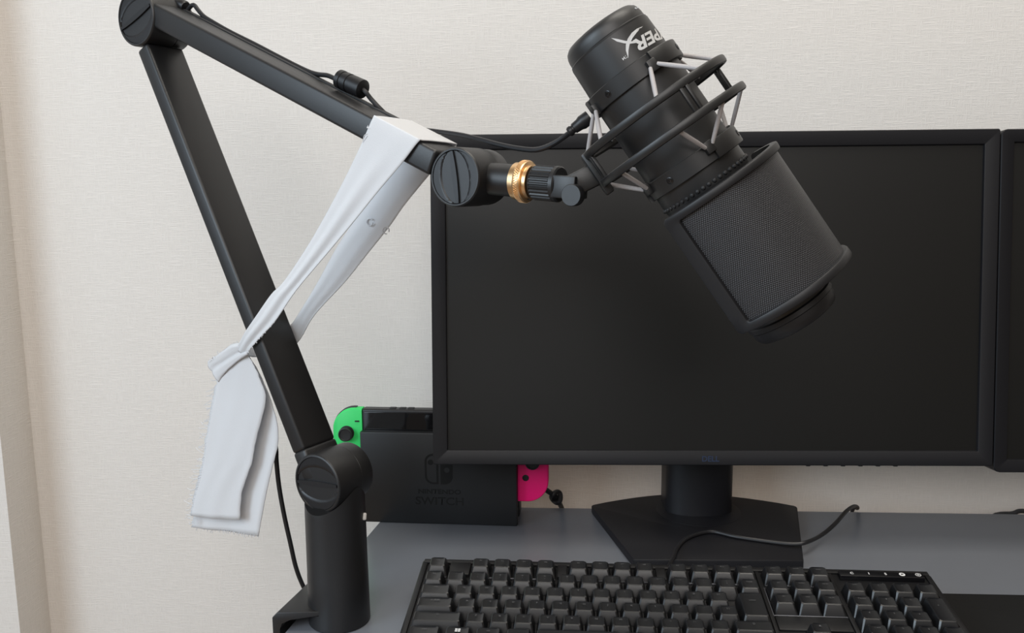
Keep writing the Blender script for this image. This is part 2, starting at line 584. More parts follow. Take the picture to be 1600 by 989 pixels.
# ------------------------------------------------------------------ microphone (frame: z to its capped end, x to the right in the view, y away)
MC = V((0.045, 0.5804, 0.4366))
vh = V((MC.x, MC.y, 0)).normalized(); hr = V((vh.y, -vh.x, 0))
ANG = 0.963
AXD = hr * math.cos(ANG) - BZ * math.sin(ANG)
ER = hr * math.sin(ANG) + BZ * math.cos(ANG)
MM = frame(MC, ER, vh, -AXD)
k_ = 0.56 / F_PX
MS = MM @ Matrix.Scale(k_, 4)          # photograph-pixel units, about 0.4 mm each
def mp(th, r, s):
    """point on the microphone: angle from the viewer's side, radius and distance along the axis (toward the grille)"""
    a = math.radians(th)
    return V((r * math.sin(a), -r * math.cos(a), -s))
mic = thing('microphone', 'large black condenser microphone hanging upside down in front of the screen', 'microphone', MM)
b = MB(); b.lathe([(70, -66), (73, 20), (74, 150), (75, 200), (74, 204), (72, 214), (71, 424), (70, 428)][::1], MS @ Matrix.Scale(-1, 4, V((0, 0, 1))), 72)
b.build('body', M_mic, mic)
b = MB()
b.lathe([(69.0, -66), (69.2, -69), (67.6, -70.5), (67.3, -78), (66.2, -84), (63.5, -90), (58, -94.5), (48, -96.5), (20, -97.5), (0.4, -97.5)], MS @ Matrix.Scale(-1, 4, V((0, 0, 1))), 72)
b.build('top_cap', M_mic, mic)
b = MB()
b.lathe([(69, 428), (73, 430), (73.5, 437), (71, 439), (71, 446), (70, 452), (66, 458), (58, 461), (0.5, 462)], MS @ Matrix.Scale(-1, 4, V((0, 0, 1))), 72)
b.build('end_cap', M_rubber, mic)
for i in range(27):
    th = -98 + i * 7.55
    P = MS @ mp(th, 74.5, 197)
    nrm = (MS.to_3x3() @ mp(th, 1, 0)).normalized()
    b = MB(); b.lathe([(3.6 * k_, -2 * k_), (3.6 * k_, 1.2 * k_), (2.6 * k_, 2.6 * k_), (0.4 * k_, 3.2 * k_)], zframe(P, nrm, BZ), 10)
    if i == 0:
        stud = b.build('vent_stud', M_plast_d, mic)
        stud_m = zframe(P, nrm, BZ)
    else:
        b.build('vent_stud', M_plast_d, mic)
# two indicator dots near the cap
for th in (62, 70):
    P = MS @ mp(th, 67.4, -82); nrm = (MS.to_3x3() @ mp(th, 1, 0)).normalized()
    b = MB(); b.lathe([(1.5 * k_, -1 * k_), (1.5 * k_, .5 * k_)], zframe(P, nrm, BZ), 10); b.build('dot', M_print, mic)

# emblem and lettering printed on the body (upside down, as the microphone hangs)
def rb_(s): return 70 + 3 * (s + 66) / 86 + 0.4
def c2m(cx, cy, R=71.2):
    """sight line of a photograph pixel meets the printed cylinder -> angle (rad), axis position"""
    I = MS.inverted()
    o = I @ CAM
    d = (I.to_3x3() @ ray(cx, cy))
    A = d.x ** 2 + d.y ** 2; B = 2 * (o.x * d.x + o.y * d.y); C_ = o.x ** 2 + o.y ** 2 - R * R
    D = max(0.0, B * B - 4 * A * C_)
    t = (-B - math.sqrt(D)) / (2 * A)
    p = o + d * t
    return math.atan2(p.x, -p.y), -p.z
def cz(x, y): return 860 + x / 3.19, y / 3.19
cres = [
    [(303, 189), (335, 194), (372, 203), (400, 206), (440, 205), (428, 214), (398, 218), (368, 216), (332, 207)],
    [(462, 130), (432, 142), (406, 163), (386, 192), (376, 222), (376, 252), (388, 291), (389, 252), (394, 222), (408, 192), (430, 162)],
]
b = MB()
for poly in cres:
    pts = []
    for (x, y) in poly:
        th, s = c2m(*cz(x, y))
        pts.append(MS @ mp(math.degrees(th), rb_(s), s))
    n = len(pts)
    b._add(pts, [tuple(range(n))])
bmesh.ops.triangulate(b.bm, faces=b.bm.faces)
b.build('emblem', M_print, mic, angle=None, label='silver crossed crescent emblem')
tm = text_mesh('HYPER', 26, bold=0.75, shear=0.28)
bm_ = bmesh.new(); bm_.from_mesh(tm)
bmesh.ops.subdivide_edges(bm_, edges=[e for e in bm_.edges if e.calc_length() > 4], cuts=2)
bmesh.ops.triangulate(bm_, faces=bm_.faces)
maxx = max(v.co.x for v in bm_.verts)
TXT0 = c2m(*cz(425, 228))
for v in bm_.verts:
    # rotated half a turn: the R stands next to the emblem, the H runs out of sight
    arc = (maxx - v.co.x) * 1.45
    th0, s0 = TXT0
    th = th0 + arc / 71.0
    s = s0 + v.co.y * 1.0
    v.co = MS @ mp(math.degrees(th), rb_(s), s)
tb = MB(); tb.bm.free(); tb.bm = bm_
tb.build('lettering', M_print, mic, angle=None, label='silver lettering, upside down')
tm = text_mesh('TM', 6, bold=0.1)
bm_ = bmesh.new(); bm_.from_mesh(tm)
thT, sT = c2m(*cz(370, 287))
for v in bm_.verts:
    v.co = MS @ mp(math.degrees(thT) - math.degrees(v.co.x / 71), rb_(sT + v.co.y), sT + v.co.y)
tb = MB(); tb.bm.free(); tb.bm = bm_
tb.build('lettering', M_print, mic, angle=None)

def arc_bar(s_lo, s_hi, r_in, r_out, t0, t1, n=40, bev=2.4, ends=True):
    b = MB()
    rows = []
    sec = [(r_in, s_lo), (r_out - bev, s_lo), (r_out - bev * .3, s_lo + bev * .3), (r_out, s_lo + bev), (r_out, s_hi - bev), (r_out - bev * .3, s_hi - bev * .3), (r_out - bev, s_hi), (r_in, s_hi)]
    for i in range(n + 1):
        th = t0 + (t1 - t0) * i / n
        rows.append([MS @ mp(th, r, s) for r, s in sec] + [MS @ mp(th, sec[0][0], sec[0][1])])
    b.grid(rows)
    ns = len(sec)
    for r in (rows[0], rows[-1]):
        b._add(r[:ns], [tuple(range(ns))])
    bmesh.ops.remove_doubles(b.bm, verts=b.bm.verts, dist=1e-6)
    return b
# ------------------------------------------------------------------ shock mount
mount = thing('shock_mount', 'black two-ring shock mount with silver elastic cords around the microphone', 'shock mount', MM)
ZI = Matrix.Scale(-1, 4, V((0, 0, 1)))
for s, R in ((55, 130), (105, 132)):
    b = MB(); b.torus_rect(R, 9, 13, MS @ Matrix.Translation((0, 0, -s)), seg=120)
    b.build('ring', M_mic, mount)
for th in (20, 112, 205, -72):
    a = math.radians(th)
    X = V((math.cos(a), math.sin(a), 0)); Y = V((math.sin(a), -math.cos(a), 0))
    for o in (-5, 5):
        b = MB(); b.box((o, 126, 0), (5.5, 6, 44), MS @ Matrix.Translation((0, 0, -80)) @ frame(V((0, 0, 0)), X, Y, V((0, 0, 1))), bevel=1.2)
        b.build('strut', M_mic, mount)
CB_ARGS = []
for s, ringS, ringR, rb, screws in ((0, 55, 126, 77.5, (-37, 73, 143, 253)), (160, 105, 128, 80, (-33, 73, 147, 253))):
    b = MB()
    b.lathe([(rb - 6, s - 14), (rb - 1, s - 14), (rb, s - 13), (rb, s + 13), (rb - 1, s + 14), (rb - 6, s + 14)], MS @ ZI, 80)
    band = b.build('clamp_band', M_mic, mount)
    ls = s + 6 if s == 0 else s - 8
    for (ta, tb_) in ((24, 98), (204, 278)):
        CB_ARGS.append((s, rb, ta, tb_))
    for q, th in enumerate((21, 111, 201, 291)):
        a = math.radians(th)
        X = V((math.cos(a), math.sin(a), 0)); Y = V((math.sin(a), -math.cos(a), 0))
        Fm = MS @ Matrix.Translation((0, 0, -ls)) @ frame(V((0, 0, 0)), X, Y, V((0, 0, 1)))
        b = MB(); b.box((0, rb + 3, 0), (15, 9, 19), Fm, bevel=1.5)
        b.build('lug', M_mic, mount)
        for sg in (-1, 1):
            p0 = MS @ mp(th + sg * 4.5, rb + 6, ls + (2 if s == 0 else -2))
            p1 = MS @ mp(th + sg * 20, ringR, ringS)
            b = MB(); b.tube([p0, p0.lerp(p1, .3), p0.lerp(p1, .7), p1], [3.0 * k_, 3.5 * k_, 3.5 * k_, 3.0 * k_], 10)
            b.build('cord', M_cord, mount)
    for th in screws:
        P = MS @ mp(th, rb + (5 if 24 < th < 98 or 204 < th < 278 else 0), s)
        nrm = (MS.to_3x3() @ mp(th, 1, 0)).normalized()
        Zf = zframe(P, nrm, BZ)
        b = MB(); b.lathe([(5.6 * k_, -2 * k_), (5.6 * k_, .5 * k_), (4.4 * k_, .9 * k_), (4.2 * k_, 0.2 * k_), (3.6 * k_, 0.2 * k_), (3.4 * k_, 1.0 * k_), (1.8 * k_, 1.1 * k_), (1.6 * k_, .0), (.3 * k_, .0)], Zf, 18)
        b.build('screw', M_screw, band)
for (s, rb, ta, tb_) in CB_ARGS:
    arc_bar(s - 14.5, s + 14.5, rb - 2, rb + 5, ta, tb_, n=16, bev=2).build('clamp_block', M_mic, mount)
# swivel: ribbed nut, fork, thumb screw and the block that carries the rings
b = MB()
nrib = 26
poly = []
for k in range(nrib * 4):
    a = 2 * PI * k / (nrib * 4)
    r = 0.0120 if (k % 4) in (0, 1) else 0.0112
    poly.append((r * math.cos(a), r * math.sin(a)))
b.prism(poly, sN0, sN1, SM)
b.lathe([(0.0112, sN0 - .0012), (0.0116, sN0)], SM, 40)
b.lathe([(0.0114, sN1), (0.0121, sN1 + .0003), (0.0121, sN1 + .003), (0.0112, sN1 + .004)], SM, 40)
b.build('ribbed_nut', M_arm, mount)
for sg in (-1, 1):
    b = MB()
    # fork tine: x of SM points to the viewer's side (-BY)
    b.box((sg * 0.0082, 0.0012, (sN1 + sY) / 2 + 0.004), (0.0046, 0.0150, sY - sN1 + 0.004), SM, bevel=0.0010)
    b.build('fork_tine', M_arm, mount)
tc_ = bplane(893, 305, -0.0150)
b = MB(); b.lathe([(0.0068, -0.006), (0.0072, -0.0052), (0.0072, 0.0004), (0.0068, 0.001)], zframe(tc_, -BY, BX), 36)
b.build('thumb_screw', M_arm, mount)
# carrier block between fork and rings
pa = SH0 + SD * (sY + 0.000)
pb = MS @ mp(-92, 128, 60)
pc = MS @ mp(-92, 128, 112)
b = MB()
mid = (pb + pc) / 2
dirn = (mid - pa)
L = dirn.length
W = zframe(pa, dirn, (pc - pb))
b.box((0, 0, L / 2 - 0.002), (0.0150, 0.0110, L + 0.006), W, bevel=0.0018)
b.build('swivel_block', M_mic, mount)
b = MB()
Wb = zframe(mid, (pc - pb), dirn)
b.box((0, 0, 0), (0.006, 0.018, (pc - pb).length + 0.010), Wb, bevel=0.0015)
b.build('ring_bracket', M_mic, mount)

# ------------------------------------------------------------------ pop filter
pop = thing('pop_filter', 'curved black gauze pop filter shielding the lower end of the microphone', 'pop filter', MM)
RP = 121.0
T0, T1 = -46, 128
S0, S1 = 203, 412
def rr_loop(u0, u1, s0, s1, c):
    """rounded rectangle in (arc, axis) with a fixed number of points, dense along the arc"""
    pts = []
    nl, nc, ns = 44, 6, 10
    for (a, e, m_) in (((u0 + c, s0), (u1 - c, s0), nl), ((u1, s0 + c), (u1, s1 - c), ns), ((u1 - c, s1), (u0 + c, s1), nl), ((u0, s1 - c), (u0, s0 + c), ns)):
        pts += [(a[0] + (e[0] - a[0]) * t / m_, a[1] + (e[1] - a[1]) * t / m_) for t in range(m_)]
        cx, cy, st = {(u1 - c, s0): (u1 - c, s0 + c, -90), (u1, s1 - c): (u1 - c, s1 - c, 0), (u0 + c, s1): (u0 + c, s1 - c, 90), (u0, s0 + c): (u0 + c, s0 + c, 180)}[e]
        pts += [(cx + c * math.cos(math.radians(st + 90 * t / nc)), cy + c * math.sin(math.radians(st + 90 * t / nc))) for t in range(nc)]
    return pts
def pop_frame():
    b = MB()
    u0, u1 = math.radians(T0) * RP, math.radians(T1) * RP
    def lo(i, r): return [MS @ mp(math.degrees(u / RP), r, s) for u, s in rr_loop(u0 + i, u1 - i, S0 + i, S1 - i, 9 - i * .8)]
    def li(i, r): return [MS @ mp(math.degrees(u / RP), r, s) for u, s in rr_loop(u0 + 27 - i, u1 - 11 + i, S0 + 13 - i, S1 - 14 + i, 5 + i * .5)]
    rows = [lo(0, RP - 9), lo(0, RP - .5), lo(.8, RP + 1.6), lo(2.6, RP + 2.6), li(2.5, RP + 2.2), li(.8, RP + 1.2), li(0, RP - .8), li(0, RP - 9), lo(0, RP - 9)]
    b.grid([r + [r[0]] for r in rows])
    bmesh.ops.remove_doubles(b.bm, verts=b.bm.verts, dist=1e-6)
    return b
pop_frame().build('frame', M_rubber, pop)
b = MB()
n, q = 60, 12
rows = [[MS @ mp(T0 + 3 + (T1 - T0 - 6) * i / n, RP - 4.5, S0 + 6 + (S1 - S0 - 13) * j / q) for j in range(q + 1)] for i in range(n + 1)]
b.grid(rows)
g = b.build('gauze', M_gauze, pop)
uvl = g.data.uv_layers.new(name='UVMap')
inv = (MS.inverted() @ MM)
for poly in g.data.polygons:
    for li in poly.loop_indices:
        c = inv @ g.data.vertices[g.data.loops[li].vertex_index].co
        uvl.data[li].uv = (math.atan2(c.x, -c.y) * RP * k_, c.z * k_)
# bracket holding it to the microphone body behind the frame
for th in (40, 100):
    a = math.radians(th)
    X = V((math.cos(a), math.sin(a), 0)); Y = V((math.sin(a), -math.cos(a), 0))
    b = MB(); b.box((0, 95, 0), (14, 36, 5), MS @ Matrix.Translation((0, 0, -212)) @ frame(V((0, 0, 0)), X, Y, V((0, 0, 1))), bevel=1)
    b.build('bracket', M_rubber, pop)

# ------------------------------------------------------------------ microphone cable along the upper tube
def boomtop(px, py, y=0.013): return bplane(px, py, y)
cabA = [boomtop(293, 16), boomtop(299, 9), boomtop(304, 8.5), boomtop(309, 15), boomtop(318, 25), boomtop(332, 34), boomtop(360, 50), boomtop(400, 70), boomtop(440, 91), boomtop(478, 110, .013), boomtop(496, 116, .012),
        boomtop(512, 118, .010), boomtop(526, 124, .008), boomtop(548, 131, .006), boomtop(568, 141, .006), boomtop(580, 155, .009), boomtop(597, 173, .013), boomtop(612, 186, .019), boomtop(630, 195, .022), boomtop(650, 201.5, .022)]
dl = [(p - CAM).dot(CF) for p in cabA]
tail = [(685, 206), (720, 211), (750, 218), (780, 226), (810, 232), (838, 234), (862, 226), (884, 212), (900, 199)]
d0 = dl[-1]
for i, (x, y) in enumerate(tail):
    cabA.append(at_depth(x, y, d0 + (0.575 - d0) * (i + 1) / len(tail)))
mc = thing('microphone_cable', 'black cable running along the upper tube to the microphone', 'cable', Matrix.Translation(cabA[0]))
path = smooth_path(cabA, 5)
b = MB(); b.tube(path, 0.0019, 10); b.build('cord', M_cable, mc)
f0, f1 = boomtop(530, 123, .006), boomtop(568, 140, .006)
fm = zframe(f0, f1 - f0, BZ)
Lf = (f1 - f0).length
b = MB(); b.lathe([(0.0062, 0), (0.0074, .0008), (0.0074, Lf * .18), (0.0068, Lf * .20), (0.0068, Lf * .24), (0.0074, Lf * .26), (0.0074, Lf * .44), (0.0068, Lf * .46), (0.0068, Lf * .50), (0.0074, Lf * .52), (0.0074, Lf - .0008), (0.0062, Lf)], fm, 28)
b.build('ferrite_bead', M_plast, mc)
e0 = at_depth(890, 206, 0.576); e1 = at_depth(921, 183, 0.574)
em = zframe(e0, e1 - e0, BZ); Le = (e1 - e0).length
b = MB(); b.lathe([(0.0026, -.001), (0.0034, 0), (0.0034, Le * .12), (0.0029, Le * .14), (0.0029, Le * .2), (0.0036, Le * .22), (0.0040, Le * .5), (0.0048, Le * .62), (0.0048, Le)], em, 24)
b.build('plug', M_plast, mc)

# ------------------------------------------------------------------ second cable: leaves the lower tube and drops behind the riser
bc = thing('arm_cable', 'black cable dropping from the lower tube to behind the riser', 'cable', Matrix.Translation(on_plane(452, 640, bl(0, .004, 0), BY)))
pts = [(402, 632, .007), (418, 660, .007), (430, 695, .007), (432, 722, .007), (436, 760, .010), (444, 805, .014), (454, 850, .018), (462, 885, .022), (472, 912, .026), (486, 938, .030)]
b = MB(); b.tube(smooth_path([bplane(x, y, d) for x, y, d in pts], 5), 0.0021, 10)
b.build('cord', M_cable, bc)

# ------------------------------------------------------------------ cloth strip
cl = thing('cloth_strip', 'torn white cloth strip looped over the upper tube and tied round the lower tube', 'cloth', Matrix.Translation(bplane(375, 545, -.02)))
def sheet(rows, folds=(), nc=14, sub=4, seed=1, ragged=0.0):
    """rows of (left pixel, right pixel, local depth, fold amplitude); smooth loft on planes of the arm"""
    rnd = random.Random(seed)
    pt = lambda q, y: q if y is None else bplane(*q, y)
    Lp = smooth_path([pt(r[0], r[2]) for r in rows], sub)
    Rp = smooth_path([pt(r[1], r[2]) for r in rows], sub)
    out = []
    nr = len(Lp)
    for i in range(nr):
        t = i / sub
        a = rows[min(int(t), len(rows) - 1)][3]; a2 = rows[min(int(t) + 1, len(rows) - 1)][3]
        amp = a + (a2 - a) * (t - int(t))
        row = []
        jl = rnd.uniform(-1, 1) * ragged; jr = rnd.uniform(-1, 1) * ragged
        for j in range(nc + 1):
            q = j / nc
            p = Lp[i].lerp(Rp[i], q)
            off = sum(f[0] * math.sin(2 * PI * (f[1] * q + f[2] + f[3] * t)) for f in folds)
            row.append(p + BY * off * amp)
        dv = (Rp[i] - Lp[i])
        row[0] = row[0] + dv.normalized() * jl
        row[-1] = row[-1] + dv.normalized() * jr * .4
        out.append(row)
    return out
def thick(rows, t=0.0006):
    b = MB(); b.grid(rows)
    bmesh.ops.recalc_face_normals(b.bm, faces=b.bm.faces)
    r = bmesh.ops.solidify(b.bm, geom=list(b.bm.faces), thickness=t)
    return b
WUI = WU.inverted()
def armtop(px, py, y, z, ref=None):
    """point on the upper tube's surface, at the position along the tube where the pixel's sight line meets its top plane"""
    p = on_plane(px, py, WU @ V((0, 0, .0102)), WU.to_3x3() @ V((0, 0, 1)))
    return WU @ V(((WUI @ p).x, y, z))
aL0 = bplane(577, 200, -.0215); aR0 = bplane(652, 231, -.0215)
def onarm(p, y, z, da=0.0): return WU @ V(((WUI @ p).x + da, y, z))
front = [(onarm(aL0, .0206, -.0105, .004), onarm(aR0, .0206, -.0105, .004), None, 0), (onarm(aL0, .0204, .0085, .003), onarm(aR0, .0204, .0085, .003), None, 0),
         (onarm(aL0, .0180, .0108, .003), onarm(aR0, .0180, .0108, .003), None, 0), (onarm(aL0, 0, .0110, .001), onarm(aR0, 0, .0110, .001), None, .3), (onarm(aL0, -.0175, .0108), onarm(aR0, -.0175, .0108), None, 0),
         (onarm(aL0, -.0206, .0090), onarm(aR0, -.0206, .0088, -.0015), None, 0), ((565, 225), (627, 256.5), -.0220, .2), ((543, 270), (590, 300), -.0225, .7), ((518, 318), (557, 341), -.0225, 1),
         ((482, 382), (518, 388), -.0225, 1), ((443.5, 440), (473, 441), -.0235, 1), ((424, 460), (454, 466), -.0245, 1), ((401, 493), (429, 503), -.0245, 1), ((384, 518), (405, 529), -.0235, .9), ((376, 533), (391, 546), -.021, .6), ((368, 546), (388, 556), -.0165, .4)]
WRAPPED = None
thick(sheet(front, ((.0011, 1.0, .1, .02), (.0006, 2.2, .3, .03)), nc=20, sub=5)).build('front_band', M_cloth, cl, angle=180)
rear = [((628, 230), (676, 268), .0225, 0), ((612, 252), (666, 278.5), .0225, .2), ((575, 312), (630, 321), .0225, .8), ((548, 352), (607, 353), .0225, 1), ((524, 390), (570, 399.5), .0225, 1), ((499, 437), (537, 441), .0225, 1),
        ((475, 478), (490, 493), .0225, .7), ((452, 511), (463, 537), .0215, .5), ((420, 530), (428, 552), .0215, .4), ((396, 540), (401, 558), .014, .3), ((380, 544), (389, 557), .002, .2)]
thick(sheet(rear, ((.0016, .8, .35, .03), (.0005, 2.0, .1, .05)), nc=16, sub=5)).build('rear_band', M_cloth, cl, angle=180)
hang = [((358, 541), (388, 555), -.0140, .3), ((346, 562), (398, 572), -.0125, .5), ((339, 594), (407, 594), -.0115, .6), ((333, 622), (415, 626), -.011, .6), ((322, 678), (399, 688), -.011, .7), ((316, 718), (393, 722), -.011, .8), ((309, 746), (387, 740), -.011, .9), ((302, 775), (377, 772), -.011, 1), ((297, 806), (373, 813), -.011, 1)]
thick(sheet(hang, ((.0010, .9, .2, .02), (.0004, 2.5, .0, .2)), nc=16, sub=5, ragged=.0012)).build('front_tail', M_cloth, cl, angle=180)
hang2 = [((366, 548), (389, 556), -.0060, .2), ((356, 580), (409, 590), -.004, .3), ((350, 630), (431, 650), -.002, .6), ((338, 690), (435, 692), -.001, .8), ((325, 745), (424, 738), -.001, 1), ((306, 800), (413, 787), -.001, 1), ((301, 823), (404, 838), -.001, 1)]
thick(sheet(hang2, ((.0012, .8, .6, .02), (.0004, 2, .3, .15)), nc=16, sub=5, ragged=.0010)).build('rear_tail', M_cloth, cl, angle=180)
# bunched corner at the knot
ear = [((377, 535), (389, 553), -.0185, 1), ((360, 539), (378, 560), -.0165, 1), ((344, 552), (361, 573), -.0145, 1), ((328, 563), (347, 588), -.0128, 1), ((326, 572), (341, 597), -.0122, .5)]
thick(sheet(ear, ((.0010, 1.6, .2, .12), (.0005, 3.1, .0, .3)), nc=12, sub=4, ragged=.0005)).build('bunched_corner', M_cloth, cl, angle=180)
# frayed threads
b = MB()
rf = random.Random(3)
def thread(px, py, y, dx, dy, L):
    p = [bplane(px + dx * L * t + rf.uniform(-1.5, 1.5) * t, py + dy * L * t + rf.uniform(-2, 2) * t, y) for t in (0, .35, .7, 1)]
    b.tube(p, 0.00030, 4)
edge = [(338, 596), (333, 622), (327, 650), (322, 678), (316, 714), (310, 746), (303, 775), (298, 800), (300, 822)]
for i in range(len(edge) - 1):
    for q in range(8):
        t = q / 8
        x = edge[i][0] * (1 - t) + edge[i + 1][0] * t; y = edge[i][1] * (1 - t) + edge[i + 1][1] * t
        thread(x + 3, y, -.011, -1, rf.uniform(-.6, .9), rf.uniform(5, 17))
for q in range(30):
    t = q / 29
    thread(302 + 100 * t, 821 + 15 * t, -.001, rf.uniform(-.6, .6), 1, rf.uniform(2, 6))
for q in range(16):
    t = q / 15
    thread(327 + 45 * t, 566 - 30 * t, -.015, rf.uniform(-1, .2), -rf.uniform(.2, 1), rf.uniform(2, 6))
for q in range(18):
    t = q / 17
    thread(576 + 24 * t, 200 - 12 * t, -.0215 + .03 * t, rf.uniform(-1, .3), -rf.uniform(.1, 1), rf.uniform(2, 6))
for q in range(16):
    t = q / 15
    thread(388 + 42 * t, 547 - 48 * t, -.0245, rf.uniform(-.2, 1), rf.uniform(.1, 1), rf.uniform(2, 4))
for pts in ([(577, 201), (574, 199), (575, 196)], [(574, 212), (570, 218), (567, 222), (569, 212), (574, 209)]):
    b.tube(smooth_path([bplane(x, y, -.0225) for x, y in pts], 4), 0.00025, 5)
b.build('frayed_threads', M_cloth, cl, kind='stuff')
for cx, cy, ang in ((578, 347, 0), (603, 360, 1)):
    pts = [bplane(cx + 5 * math.cos(a + ang), cy + 5.5 * math.sin(a + ang), .0195) for a in [0.3 + 5.4 * i / 12 for i in range(13)]]
    b = MB(); b.tube(pts, 0.00055, 6); b.build('thread_loop', M_cloth, cl)

# ------------------------------------------------------------------ monitors
def monitor(P, yaw, tilt, label, W=0.5555, H=0.3305, bz=0.0145, logo=True, rnd=0.002):
    e1 = V((math.cos(yaw), math.sin(yaw), 0)); bk = V((-math.sin(yaw), math.cos(yaw), 0))
    e3 = BZ * math.cos(tilt) + bk * math.sin(tilt)
    nb = bk * math.cos(tilt) - BZ * math.sin(tilt)
    M = frame(P, e1, nb, e3)                       # x right, y into the panel, z up
    base_c = V((P.x, P.y, 0)) + bk * 0.045
    root = thing('computer_monitor', label, 'monitor', frame(base_c, e1, bk, BZ), 'pair of monitors side by side')
    x0, x1 = -W / 2, W / 2
    def rect(i, y, c):
        a, bb, lo, hi = x0 + i, x1 - i, i, H - i
        if c <= 0: return [(a, y, lo), (bb, y, lo), (bb, y, hi), (a, y, hi)]
        pts = []
        for (cx, cz_, s) in ((a + c, lo + c, 180), (bb - c, lo + c, 270), (bb - c, hi - c, 0), (a + c, hi - c, 90)):
            for t in (0, 30, 60, 90):
                A = math.radians(s + t)
                pts.append((cx + c * math.cos(A), y, cz_ + c * math.sin(A)))
        return pts
    loops = [rect(0.006, .046, .006), rect(0.001, .030, rnd), rect(0, .028, rnd), rect(0, .0008, rnd), rect(.0008, 0, rnd * .8), rect(bz - .0007, 0, .0006), rect(bz, .0005, .0005), rect(bz + .0006, .0030, .0004)]
    b = MB()
    rows = [[M @ V(p) for p in l] + [M @ V(l[0])] for l in loops]
    b.grid(rows)
    b._add(rows[0][:-1], [tuple(range(len(rows[0]) - 1))])
    bmesh.ops.remove_doubles(b.bm, verts=b.bm.verts, dist=1e-6)
    b.build('housing', M_bezel, root)
    b = MB(); b.box((0, .0042, H / 2), (W - 2 * bz + .001, .002, H - 2 * bz + .001), M)
    b.build('screen', M_screen, root, angle=None)
    if logo:
        tm = text_mesh('DELL', 0.0078, bold=0.00018)
        tb = MB(); tb.bm.free(); tb.bm = bmesh.new(); tb.bm.from_mesh(tm)
        R = M @ Matrix.Translation((0.0006, -0.0002, bz * .44)) @ Matrix.Rotation(PI / 2, 4, 'X')
        tb.bm.transform(R)
        tb.build('brand_lettering', M_logo, root, angle=None, label='blue-grey lettering on the lower bezel', recalc=False)
    for i in range(6):
        b = MB(); b.box((.0988 + i * .0172, .007, -.0006), (.0042, .006, .0020), M, bevel=.0005)
        b.build('button', M_bezel, root)
    b = MB(); b.box((.0988 + 6 * .0172, .007, -.0004), (.005, .006, .0018), M, bevel=.0005)
    b.build('power_button', M_pale, root)
    # stand: half-round neck, hinge, base plate
    G = frame(base_c, e1, bk, BZ)
    b = MB(); b.box((0, .045, .16), (.09, .05, .09), M, bevel=.006); b.build('hinge_block', M_stand, root)
    b = MB()
    nn = 16
    poly = [(.037 * math.cos(PI + PI * i / nn), .0465 + .020 * math.sin(PI + PI * i / nn)) for i in range(nn + 1)] + [(.037, .078), (-.037, .078)]
    poly = [(x + .0065, y) for x, y in poly]
    b.prism(poly, .007, .215, G)
    b.build('neck', M_stand, root)
    b = MB(); b.lathe([(.0465, .0090), (.0465, .0099), (.046, .0100), (.0005, .0100)], G @ Matrix.Translation((0.0065, .046, -.0012)), 48)
    b.build('swivel_ring', M_stand, root)
    return root, G
m1, G1 = monitor(V((0.1454, 0.8411, 0.0909)), 0.0242, 0.100, 'black monitor behind the microphone, with its stand in view')
# base plates: outline read on the desk plane
def baseplate(root, G, off=0):
    pts = [(-.1095, .0625), (-.112, .059), (-.111, .055), (-.0790, -.0835), (.0850, -.0835), (.1185, .055), (.1190, .0595), (.117, .062)]
    n = 14
    arc = [(.117 - .2265 * i / n, .062 + .0355 * math.sin(PI * i / n)) for i in range(1, n)]
    poly = pts[3:] + arc + pts[:3]
    b = MB(); b.prism(poly, 0.0, 0.0085, G)
    bmesh.ops.bevel(b.bm, geom=[e for e in b.bm.edges], offset=.0012, segments=2, profile=.5, affect='EDGES')
    b.build('base_plate', M_stand, root)
baseplate(m1, G1)
e1 = V((math.cos(.0242), math.sin(.0242), 0)); bk = V((-math.sin(.0242), math.cos(.0242), 0))
m2, G2 = monitor(V((0.1454, 0.8411, 0.0909)) + e1 * (0.2790 + 0.27775) - BZ * 0.0064, 0.0242, 0.100, 'black monitor at the right edge, mostly out of frame', rnd=.006, bz=.0125, H=.3366)
baseplate(m2, G2)

# ------------------------------------------------------------------ keyboard
U = 0.01905
KA, KT = -0.0191, 0.126
e1k = V((math.cos(KA), math.sin(KA), 0)); e2k = V((-math.sin(KA) * math.cos(KT), math.cos(KA) * math.cos(KT), math.sin(KT)))
nk = e1k.cross(e2k)
KO = V((-0.1223, 0.6382, 0.032))                   # legend of the Z row, left edge of the key block
CAPH = 0.0275                                      # legend plane above the underside
FRONT = -1.72
KR = KO + e2k * (FRONT * U) - nk * CAPH
KR.z = max(KR.z, 0.0008)
KM = frame(KR, e1k, e2k, nk)
kb = thing('keyboard', 'black full-size mechanical keyboard in front of the monitor', 'keyboard', KM)
def ky(v): return (v - FRONT) * U                  # row coordinate -> local y
XL, XR, YB = -0.40 * U, 22.92 * U, ky(5.12)
CT = CAPH - 0.0105                                 # top of the case
b = MB()
b.box(((XL + XR) / 2, YB / 2, CT / 2), (XR - XL, YB, CT), bevel=0.0022, seg=3)
b.build('case', M_case, kb, local=True)
